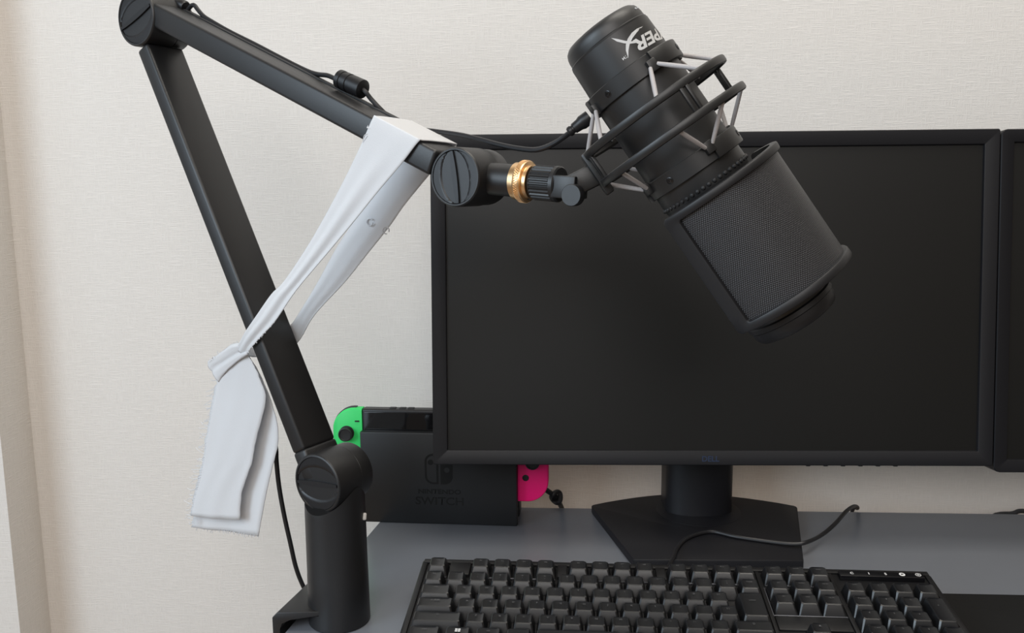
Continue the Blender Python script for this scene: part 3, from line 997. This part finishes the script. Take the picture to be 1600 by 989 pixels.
# raised deck pieces around the key groups
def deck(x0, x1, y0, y1, h=0.0022, name='deck_plate', mt=M_case):
    b = MB(); b.box(((x0 + x1) / 2, (y0 + y1) / 2, CT + h / 2 - .0004), (x1 - x0, y1 - y0, h), bevel=0.0007)
    return b.build(name, mt, kb, local=True)
deck(XL + .002, XR - .002, ky(4.75), YB - .0012)
deck(XL + .0015, -0.0018, .002, ky(4.72))
deck(22.5 * U + .0018, XR - .0015, .002, ky(4.72))
deck(15 * U + .0008, 15.25 * U - .0008, .002, ky(4.72))
deck(18.25 * U + .0008, 18.5 * U - .0008, .002, ky(4.72))
deck(15.25 * U, 18.25 * U, ky(.42), ky(1.38), name='deck_plate')
deck(1.02 * U, 1.98 * U, ky(3.72), ky(4.72), h=.0035)
deck(6.03 * U, 6.47 * U, ky(3.72), ky(4.72), h=.0035)
deck(10.53 * U, 10.97 * U, ky(3.72), ky(4.72), h=.0035)
deck(18.75 * U, 22.45 * U, ky(4.28), ky(4.72), h=.0050, name='indicator_strip', mt=M_strip)
for x in (2 * U, 20.5 * U):
    b = MB(); b.box((x, YB - .012, -.0055), (.03, .012, .013), bevel=.0015); b.build('foot', M_case, kb, local=True)

KEYM = {}
def cap_mesh(wu, hu, row):
    key = (round(wu, 3), round(hu, 3), row)
    if key in KEYM: return KEYM[key]
    W, D = wu * U - 0.0009, hu * U - 0.0009
    h = 0.0100
    tw, fr, bkd = 0.0027, 0.0050, 0.0014           # side, front and back slopes
    hf = h - (0.0006 if row > 2 else 0.0)
    b = MB()
    def ring(x0, x1, y0, y1, z0, z1, c):
        return [(x0 + c, y0, z0), (x1 - c, y0, z0), (x1, y0 + c, z0), (x1, y1 - c, z1), (x1 - c, y1, z1), (x0 + c, y1, z1), (x0, y1 - c, z1), (x0, y0 + c, z0)]
    r0 = ring(-W / 2, W / 2, -D / 2, D / 2, 0, 0, .0006)
    r1 = ring(-W / 2 + .0004, W / 2 - .0004, -D / 2 + .0005, D / 2 - .0003, .0014, .0014, .0008)
    r2 = ring(-W / 2 + tw * .9, W / 2 - tw * .9, -D / 2 + fr * .92, D / 2 - bkd, hf - .0006, h - .0004, .0012)
    r3 = ring(-W / 2 + tw + .0004, W / 2 - tw - .0004, -D / 2 + fr + .0004, D / 2 - bkd - .0006, hf, h + .0002, .0014)
    b.grid([[V(p) for p in r] + [V(r[0])] for r in (r0, r1, r2, r3)])
    bmesh.ops.remove_doubles(b.bm, verts=b.bm.verts, dist=1e-7)
    # dished top: centre strip lower
    x0, x1 = -W / 2 + tw + .0004, W / 2 - tw - .0004
    y0, y1 = -D / 2 + fr + .0004, D / 2 - bkd - .0006
    dish = 0.0007
    xs = [x0 + (x1 - x0) * t for t in (.18, .5, .82)] if wu < 1.2 else [x0 + .003, 0, x1 - .003]
    b._add([*r3, (xs[0], y0, hf - dish * .7), (xs[1], y0, hf - dish), (xs[2], y0, hf - dish * .7), (xs[0], y1, h - dish * .7), (xs[1], y1, h - dish), (xs[2], y1, h - dish * .7)],
           [(7, 0, 8, 11, 5, 6), (8, 9, 12, 11), (9, 10, 13, 12), (10, 1, 2, 3, 4, 13), (0, 1, 10, 9, 8), (5, 11, 12, 13, 4)])
    bmesh.ops.remove_doubles(b.bm, verts=b.bm.verts, dist=1e-6)
    bmesh.ops.recalc_face_normals(b.bm, faces=b.bm.faces)
    me = bpy.data.meshes.new('keycap')
    b.bm.to_mesh(me); b.bm.free()
    me.polygons.foreach_set('use_smooth', [True] * len(me.polygons))
    me.set_sharp_from_angle(angle=math.radians(14))
    me.materials.append(M_key)
    KEYM[key] = me
    return me
ROWV = {0: -.95, 1: .05, 2: 1.05, 3: 2.05, 4: 3.08, 5: 4.22}
ROWV = {r: v - .15 for r, v in ROWV.items()}
def keycap(u, row, wu=1.0, leg='', hu=1.0, dv=0.0, size=0.0030, small=''):
    o = link('keycap', cap_mesh(wu, hu, row), kb)
    o.location = (u * U, ky(ROWV[row] + dv), CAPH - .0102)
    lines = []
    if leg: lines.append((leg, size, 0.0038 + (hu - 1) * U / 2 * .3, 0))
    if small: lines.append((small, .0019, 0.0004, 0))
    if lines:
        lb = bmesh.new()
        for (tx, sz, y, x) in lines:
            tm = text_mesh(tx, sz, res=1)
            if len(tm.polygons) == 0:
                continue
            tm.transform(Matrix.Translation((x, y, .0102)))
            lb.from_mesh(tm)
            bpy.data.meshes.remove(tm)
        me = bpy.data.meshes.new('legend')
        lb.to_mesh(me); lb.free()
        me.materials.append(M_legend)
        link('legend', me, o)
    return o
# function row
keycap(.5, 5, leg='esc', size=.0026)
for i, u in enumerate([2.5, 3.5, 4.5, 5.5, 7, 8, 9, 10, 11.5, 12.5, 13.5, 14.5]):
    keycap(u, 5, leg='F%d' % (i + 1), size=.0025, small=['-', '=', '~', '', '—', '–', '=', '', '', '', '', ''][i])
for u, t, q in ((15.75, 'print', 'scr'), (16.75, 'scroll', ''), (17.75, 'pause', '')):
    keycap(u, 5, leg=t, size=.0020, small=q)
# number row
for i, (t, q) in enumerate([('E/J', ''), ('!', '1'), ('"', '2'), ('#', '3'), ('$', '4'), ('%', '5'), ('&', '6'), ("'", '7'), ('(', '8'), (')', '9'), ('0', ''), ('=', '-'), ('~', '^'), ('|', '¥'), ('back', '')]):
    keycap(i + .5, 4, leg=t, size=.0025, small=q)
keycap(.75, 3, 1.5, 'tab', size=.0026)
for i, t in enumerate('QWERTYUIOP'):
    keycap(2.0 + i, 3, leg=t)
keycap(12.0, 3, leg='@ `', size=.0025); keycap(13.0, 3, leg='[ {', size=.0025)
keycap(.875, 2, 1.75, 'A 英数', size=.0026)
for i, t in enumerate('ASDFGHJKL'):
    keycap(2.25 + i, 2, leg=t)
for u, t in ((11.25, '; +'), (12.25, ': *'), (13.25, '] }')):
    keycap(u, 2, leg=t, size=.0025)
keycap(14.37, 2, 1.26, 'enter', hu=2.0, dv=.5, size=.0026)
keycap(1.125, 1, 2.25, '⇧', size=.0030)
for i, t in enumerate('ZXCVBNM'):
    keycap(2.75 + i, 1, leg=t)
for u, t in ((9.75, ', <'), (10.75, '. >'), (11.75, '/ ?'), (12.75, '\\ _')):
    keycap(u, 1, leg=t, size=.0025)
keycap(14.125, 1, 1.75, '⇧', size=.0030)
keycap(.75, 0, 1.5, 'ctrl', size=.0028)
wk = keycap(2.125, 0, 1.25)
lb = bmesh.new()
for sx in (-1, 1):
    for sy in (-1, 1):
        vs = [lb.verts.new((sx * .0002 + sx * t[0] * .0019, .0032 + sy * .0002 + sy * t[1] * .0017, .01025)) for t in ((0, 0), (1, 0), (1, 1), (0, 1))]
        lb.faces.new(vs)
me = bpy.data.meshes.new('legend'); lb.to_mesh(me); lb.free(); me.materials.append(M_lit)
link('legend', me, wk, label='white four-pane legend')
keycap(3.375, 0, 1.25, 'alt', size=.0028)
keycap(4.6, 0, 1.2, '')
keycap(7.0, 0, 3.6, '')
for u in (9.3, 10.3):
    keycap(u, 0, 1.0, '')
keycap(11.375, 0, 1.15, 'alt', size=.0026); keycap(12.55, 0, 1.2, 'fn', size=.0026); keycap(14.1, 0, 1.75, 'ctrl', size=.0026)
for u, r, t in ((15.75, 4, 'ins'), (16.75, 4, 'home'), (17.75, 4, 'pg up'), (15.75, 3, 'del'), (16.75, 3, 'end'), (17.75, 3, 'pg dn')):
    keycap(u, r, leg=t, size=.0021)
keycap(16.75, 1, leg='▲', size=.0024)
for u, t in ((15.75, '◀'), (16.75, '▼'), (17.75, '▶')):
    keycap(u, 0, leg=t, size=.0024)
for r, ts in ((4, ('num', '/', '*', '-')), (3, ('7 home', '8', '9', None)), (2, ('4', '5', '6', '+')), (1, ('1 end', '2', '3', None)), (0, (None, '0', '.', 'enter'))):
    for i, t in enumerate(ts):
        if t is None: continue
        if t == '+': keycap(22.0, 2, 1.0, '+', hu=2.0, dv=.5, size=.0026)
        elif t == 'enter': keycap(22.0, 0, 1.0, 'enter', hu=2.0, dv=.5, size=.0021)
        elif t == '0': keycap(19.5, 0, 2.0, '0', size=.0026)
        else: keycap(19.0 + i, r, leg=t, size=.0024 if len(t) < 3 else .0021)
# chamfered edges of the recessed wells, their glint painted in as a lighter colour
M_edge = mat('well_edge_glint', (0.16, 0.165, 0.185), 0.3, metal=0.5)
def well_edge(x0, x1, y0, y1):
    b = MB(); b.box(((x0 + x1) / 2, (y0 + y1) / 2, CT + .0007), (x1 - x0, y1 - y0, .0016), bevel=.0006)
    b.build('well_edge', M_edge, kb, local=True)
for u0, u1 in ((.05, .95), (2.05, 5.95), (6.55, 10.45), (11.05, 14.95), (15.3, 18.2)):
    well_edge(u0 * U, u1 * U, ky(3.60), ky(3.60) + .0013)
well_edge(15.22 * U, 18.28 * U, ky(1.38), ky(1.38) + .0014)
well_edge(15.19 * U, 15.19 * U + .0011, ky(1.40), ky(3.45))
well_edge(18.40 * U, 18.40 * U + .0012, ky(-1.4), ky(3.55))
# indicator glyphs on the strip
def glyph(me, x, y, mt=M_lit):
    me.transform(Matrix.Translation((x, y, CT + .0050)))
    me.materials.append(mt)
    return link('indicator', me, kb)
gy = ky(4.48)
for u, t in ((19.3, 'C'), (20.05, '1'), (20.78, 'S')):
    glyph(text_mesh(t, .0042, bold=.0001), u * U, gy)
def disc(r0, r1, n=24):
    bb = bmesh.new()
    vo = [bb.verts.new((r1 * math.cos(2 * PI * i / n), r1 * math.sin(2 * PI * i / n), 0)) for i in range(n)]
    if r0 <= 0:
        bb.faces.new(vo)
    else:
        vi = [bb.verts.new((r0 * math.cos(2 * PI * i / n), r0 * math.sin(2 * PI * i / n), 0)) for i in range(n)]
        for i in range(n):
            bb.faces.new([vo[i], vo[(i + 1) % n], vi[(i + 1) % n], vi[i]])
    me = bpy.data.meshes.new('indicator'); bb.to_mesh(me); bb.free()
    return me
glyph(disc(0, .0025), 21.5 * U, gy)
tmm = text_mesh('M', .0026, bold=.0001); tmm.transform(Matrix.Translation((0, 0, .0002))); glyph(tmm, 21.5 * U, gy, M_strip)
glyph(disc(.0019, .0024), 22.2 * U, gy); glyph(text_mesh('G', .0030, bold=.0001), 22.2 * U, gy)

# keyboard cable over the stand base and down behind the desk
kc = thing('keyboard_cable', 'black keyboard cable curving over the monitor base and behind the desk', 'cable', Matrix.Translation(KM @ V((11 * U, YB, .006))))
pts = [KM @ V((10.98 * U, YB - .001, .008)), on_z(1051, 873, .0150), on_z(1058, 856, .0115), on_z(1075, 840, .0108), on_z(1110, 830.5, .0108), on_z(1150, 838.5, .0108), on_z(1200, 846, .0108), on_z(1240, 850, .0120),
       on_z(1262, 846.5, .0135), on_z(1285, 835, .0105), on_z(1305, 818, .0120), on_z(1322, 799, .0120)]
last = [on_plane(1334, 791, V((0, .952, 0)), V((0, 1, 0))), on_plane(1340, 794, V((0, .966, 0)), V((0, 1, 0))), V((.332, .975, -.012)), V((.331, .976, -.10))]
b = MB(); b.tube(smooth_path(pts + last, 6), 0.0021, 10)
b.build('cord', M_cable, kc)
pc_ = thing('power_cable', 'black cable rising over the rear desk edge under the second monitor', 'cable', Matrix.Translation((.5, .98, -.03)))
b = MB()
b.tube(smooth_path([V((.487, .985, -.09)), V((.490, .983, -.02)), on_plane(1583, 802, V((0, .98, 0)), V((0, 1, 0))), on_plane(1593, 798.5, V((0, .98, 0)), V((0, 1, 0))), on_plane(1612, 798, V((0, .98, 0)), V((0, 1, 0))), V((.56, .985, .0)), V((.58, .985, -.09))], 6), 0.0026, 10)
b.build('cord', M_cable, pc_)

# ------------------------------------------------------------------ mouse pad
mpd = thing('mouse_pad', 'black cloth mouse pad lying right of the keyboard', 'mouse pad', Matrix.Translation((.45, .62, 0)))
b = MB()
x0, x1, y0, y1, c = .331, .70, .44, .7515, .008
poly = []
for (cx, cy, s) in ((x0 + c, y0 + c, 180), (x1 - c, y0 + c, 270), (x1 - c, y1 - c, 0), (x0 + c, y1 - c, 90)):
    for t in (0, 22, 45, 67, 90):
        a = math.radians(s + t); poly.append((cx + c * math.cos(a), cy + c * math.sin(a)))
b.prism(poly, 0.0002, .0030)
bmesh.ops.bevel(b.bm, geom=[e for e in b.bm.edges if abs(e.verts[0].co.z - e.verts[1].co.z) < 1e-6], offset=.0008, segments=2, profile=.5, affect='EDGES')
b.build('pad', M_pad, mpd)
edge = [V((x, y, .0026)) for x, y in poly]; edge.append(edge[0])
b = MB(); b.tube(edge, .0007, 6); b.build('stitched_edge', M_pad, mpd)

# ------------------------------------------------------------------ console in its dock
AD = -0.0386
ed = V((math.cos(AD), math.sin(AD), 0)); nd = V((-math.sin(AD), math.cos(AD), 0))
DO = V((-0.0511, 0.8981, 0))                       # right front bottom corner
DM = frame(DO, ed, nd, BZ)
dock = thing('console_dock', 'black console dock standing behind the monitor and boom arm', 'dock', DM)
b = MB()
b.box((-.0865, .0045, .052), (.173, .009, .104), DM, bevel=.0018)
b.build('front_panel', M_dock, dock)
b = MB(); b.box((-.0865, .0395, .052), (.173, .025, .104), DM, bevel=.0018); b.build('rear_housing', M_dock, dock)
b = MB(); b.box((-.0865, .018, .0065), (.170, .030, .011), DM, bevel=.001); b.build('floor_plate', M_dock, dock)
# logo: outlined left half, solid right half, and the two words
LX, LZ = -.0865 + .0010, .0635
def rounded_half(side, w, h, c, n=6, inset=0.0):
    w -= inset * 2; h -= inset * 2; c = max(.0003, c - inset)
    pts = []
    for (cx, cz_, s) in ((-w / 2 + c, -h / 2 + c, 180), (-w / 2 + c, h / 2 - c, 90)) if side < 0 else ((w / 2 - c, h / 2 - c, 0), (w / 2 - c, -h / 2 + c, 270)):
        arr = [s + 90 * t / n for t in range(n + 1)]
        if side < 0: arr = arr[::-1]
        else: arr = arr[::-1]
        pts += [(cx + c * math.cos(math.radians(a)), cz_ + c * math.sin(math.radians(a))) for a in arr]
    if side < 0: pts += [(w / 2, h / 2), (w / 2, -h / 2)]
    else: pts += [(-w / 2, -h / 2), (-w / 2, h / 2)]
    return pts
b = MB()
lm = DM @ Matrix.Translation((LX - .0083, -.0002, LZ)) @ Matrix.Rotation(PI / 2, 4, 'X')
o_ = rounded_half(-1, .0150, .0345, .009); i_ = rounded_half(-1, .0150, .0345, .009, inset=.0022)
n = len(o_)
b._add([(x, y, 0) for x, y in o_ + i_], [(k, (k + 1) % n, n + (k + 1) % n, n + k) for k in range(n)], lm)
b._add([(-.0010 + .0031 * math.cos(2 * PI * k / 20), .0075 + .0031 * math.sin(2 * PI * k / 20), 0) for k in range(20)], [tuple(range(20))], lm)
rm = DM @ Matrix.Translation((LX + .0083, -.0002, LZ)) @ Matrix.Rotation(PI / 2, 4, 'X')
r_ = rounded_half(1, .0135, .0345, .009)
hole = [(.0003 + .0030 * math.cos(-2 * PI * k / 24), -.001 + .0030 * math.sin(-2 * PI * k / 24)) for k in range(24)]
# solid half with a round window: fan of quads between outline and hole
def nearest_ring(outer, inner):
    vs = [(x, y, 0) for x, y in outer] + [(x, y, 0) for x, y in inner]
    bb = bmesh.new()
    a = [bb.verts.new(v) for v in vs[:len(outer)]]; c = [bb.verts.new(v) for v in vs[len(outer):]]
    es = [bb.edges.new((a[i], a[(i + 1) % len(a)])) for i in range(len(a))] + [bb.edges.new((c[i], c[(i + 1) % len(c)])) for i in range(len(c))]
    bmesh.ops.triangle_fill(bb, use_beauty=True, edges=es)
    return bb
b.merge(nearest_ring(r_, hole), rm)
b.build('emblem', M_docklogo, dock, angle=None, label='dark gloss emblem of two controller halves')
for tx, sz, z in (('NINTENDO', .0072, .0375), ('SWITCH', .0125, .0265)):
    tm = text_mesh(tx, sz, bold=.0002)
    xs = [v.co.x for v in tm.vertices]
    sc = (.0475 if tx == 'NINTENDO' else .0535) / (max(xs) - min(xs))
    bb = bmesh.new(); bb.from_mesh(tm)
    bb.transform(DM @ Matrix.Translation((LX, -.0002, z)) @ Matrix.Rotation(PI / 2, 4, 'X') @ Matrix.Scale(sc, 4, V((1, 0, 0))))
    tb = MB(); tb.bm.free(); tb.bm = bb
    tb.build('lettering', M_docklogo, dock, angle=None, label='dark gloss lettering', recalc=False)

CY = .018                                          # middle of the console's thickness
con = thing('handheld_console', 'black handheld game console sitting in the dock', 'game console', DM @ Matrix.Translation((-.0865, CY, .0265)))
CB, CH = .0245, .102
b = MB(); b.box((-.0865, CY, CB + CH / 2), (.1725, .0135, CH), DM, bevel=.0022, seg=3); b.build('body', M_plast, con)
b = MB(); b.box((-.0865, CY - .0070, CB + CH / 2), (.167, .0008, CH - .0065), DM, bevel=.0003); b.build('screen_glass', M_glass, con)
for x in (-.139, -.128, -.1185):
    b = MB(); b.box((x, CY, CB + CH + .0002), (.007, .006, .0014), DM, bevel=.0005); b.build('top_button', M_plast_d, con)

def controller(side, mt, label):
    x_in = -.173 if side < 0 else 0.0
    root = thing('game_controller', label, 'game controller', DM @ Matrix.Translation((x_in + side * .016, CY, CB)), 'slide-on controllers')
    Wc, Hc, c = .0335, .102, .0235
    M = DM @ Matrix.Translation((x_in, CY, CB)) @ Matrix.Rotation(PI / 2, 4, 'X')     # x right, y up, z toward the viewer
    def outline(inset):
        pts = [(0.0, inset), (0.0, Hc - inset)]
        cc = c - inset
        for (cy, rng) in ((Hc - c, range(90, -1, -9)), (c, range(0, -91, -9))):
            for a in rng:
                pts.append(((Wc - c) + cc * math.cos(math.radians(a)), cy + cc * math.sin(math.radians(a))))
        return [(side * x, y) for x, y in pts]
    b = MB()
    lv = [(.0016, -.0068), (0, -.0052), (0, .0052), (.0005, .0062), (.0016, .0068)]
    rows = [[M @ V((x, y, z)) for x, y in outline(i)] for i, z in lv]
    rows = [r + [r[0]] for r in rows]
    b.grid(rows)
    for r in (rows[0], rows[-1]):
        b._add(r[:-1], [tuple(range(len(r) - 1))])
    bmesh.ops.remove_doubles(b.bm, verts=b.bm.verts, dist=1e-6)
    b.build('shell', mt, root)
    def knob(name, x, y, prof, m_=M_plast_d):
        b = MB(); b.lathe(prof, M @ Matrix.Translation((side * x, y, .0066)), 28); return b.build(name, m_, root)
    stick = [(.0083, -.001), (.0083, .0008), (.0052, .0012), (.0048, .0040), (.0072, .0052), (.0080, .0066), (.0078, .0078), (.0066, .0082), (.0058, .0074), (.0003, .0070)]
    bt = [(.0036, -.001), (.0036, .0010), (.0030, .0015), (.0003, .0015)]
    if side < 0:
        knob('stick', .0175, .0745, stick)
        for dx, dy in ((0, .0078), (0, -.0078), (.0078, 0), (-.0078, 0)):
            knob('button', .0175 + dx, .047 + dy, bt)
        b = MB(); b.box((side * .0055, .0882, .0070), (.0050, .0016, .0010), M, bevel=.0003); b.build('minus_button', M_plast_d, root)
        knob('button', .0100, .023, [(.0032, -.001), (.0032, .0006), (.0003, .0006)])
    else:
        knob('stick', .0165, .047, stick)
        for dx, dy in ((0, .0078), (0, -.0078), (.0078, 0), (-.0078, 0)):
            knob('button', .0165 + dx, .0745 + dy, bt)
        knob('home_button', .0085, .0275, [(.0036, -.001), (.0036, .0006), (.0030, .0008), (.0028, .0003), (.0003, .0003)])
    # dark shoulder trigger along the rounded upper corner
    b = MB()
    rows = []
    for a in range(96, 8, -8):
        rr = []
        for (dr, z) in ((-.001, -.0062), (.0009, -.0056), (.0009, -.0005), (-.001, .0002)):
            rr.append(M @ V((side * ((Wc - c) + (c + dr) * math.cos(math.radians(a))), Hc - c + (c + dr) * math.sin(math.radians(a)), z)))
        rows.append(rr)
    b.grid(rows)
    b.build('shoulder_button', M_plast_d, root)
    return root
controller(-1, M_green, 'neon green controller on the left side of the docked console')
controller(1, M_pink, 'neon pink controller peeking out under the monitor')

# black cord with a thick knot behind the pink controller
pcd = thing('knotted_cord', 'short black cord with a knot behind the pink controller', 'cord', Matrix.Translation((-.03, .955, .0)))
def pk(px, py, y): return on_plane(px, py, V((0, y, 0)), V((0, 1, 0)))
pts = [pk(838, 752, .930), pk(850, 763, .938), pk(860, 770, .946), pk(869, 777, .952), pk(874, 786, .958), pk(878, 795, .968), pk(880, 805, .975), pk(880, 840, .985), pk(880, 900, .985)]
b = MB(); b.tube(smooth_path(pts, 5), 0.0030, 10); b.build('cord', M_cable, pcd)
kp = pk(869, 776, .952)
b = MB()
loop = []
for i in range(26):
    a = 2 * PI * i / 24
    loop.append(kp + ed * (.0052 * math.cos(a)) + BZ * (.0062 * math.sin(a)) + nd * (.0032 * math.sin(2 * a) - .002))
b.tube(loop, .0029, 10); b.build('knot', M_cable, pcd)
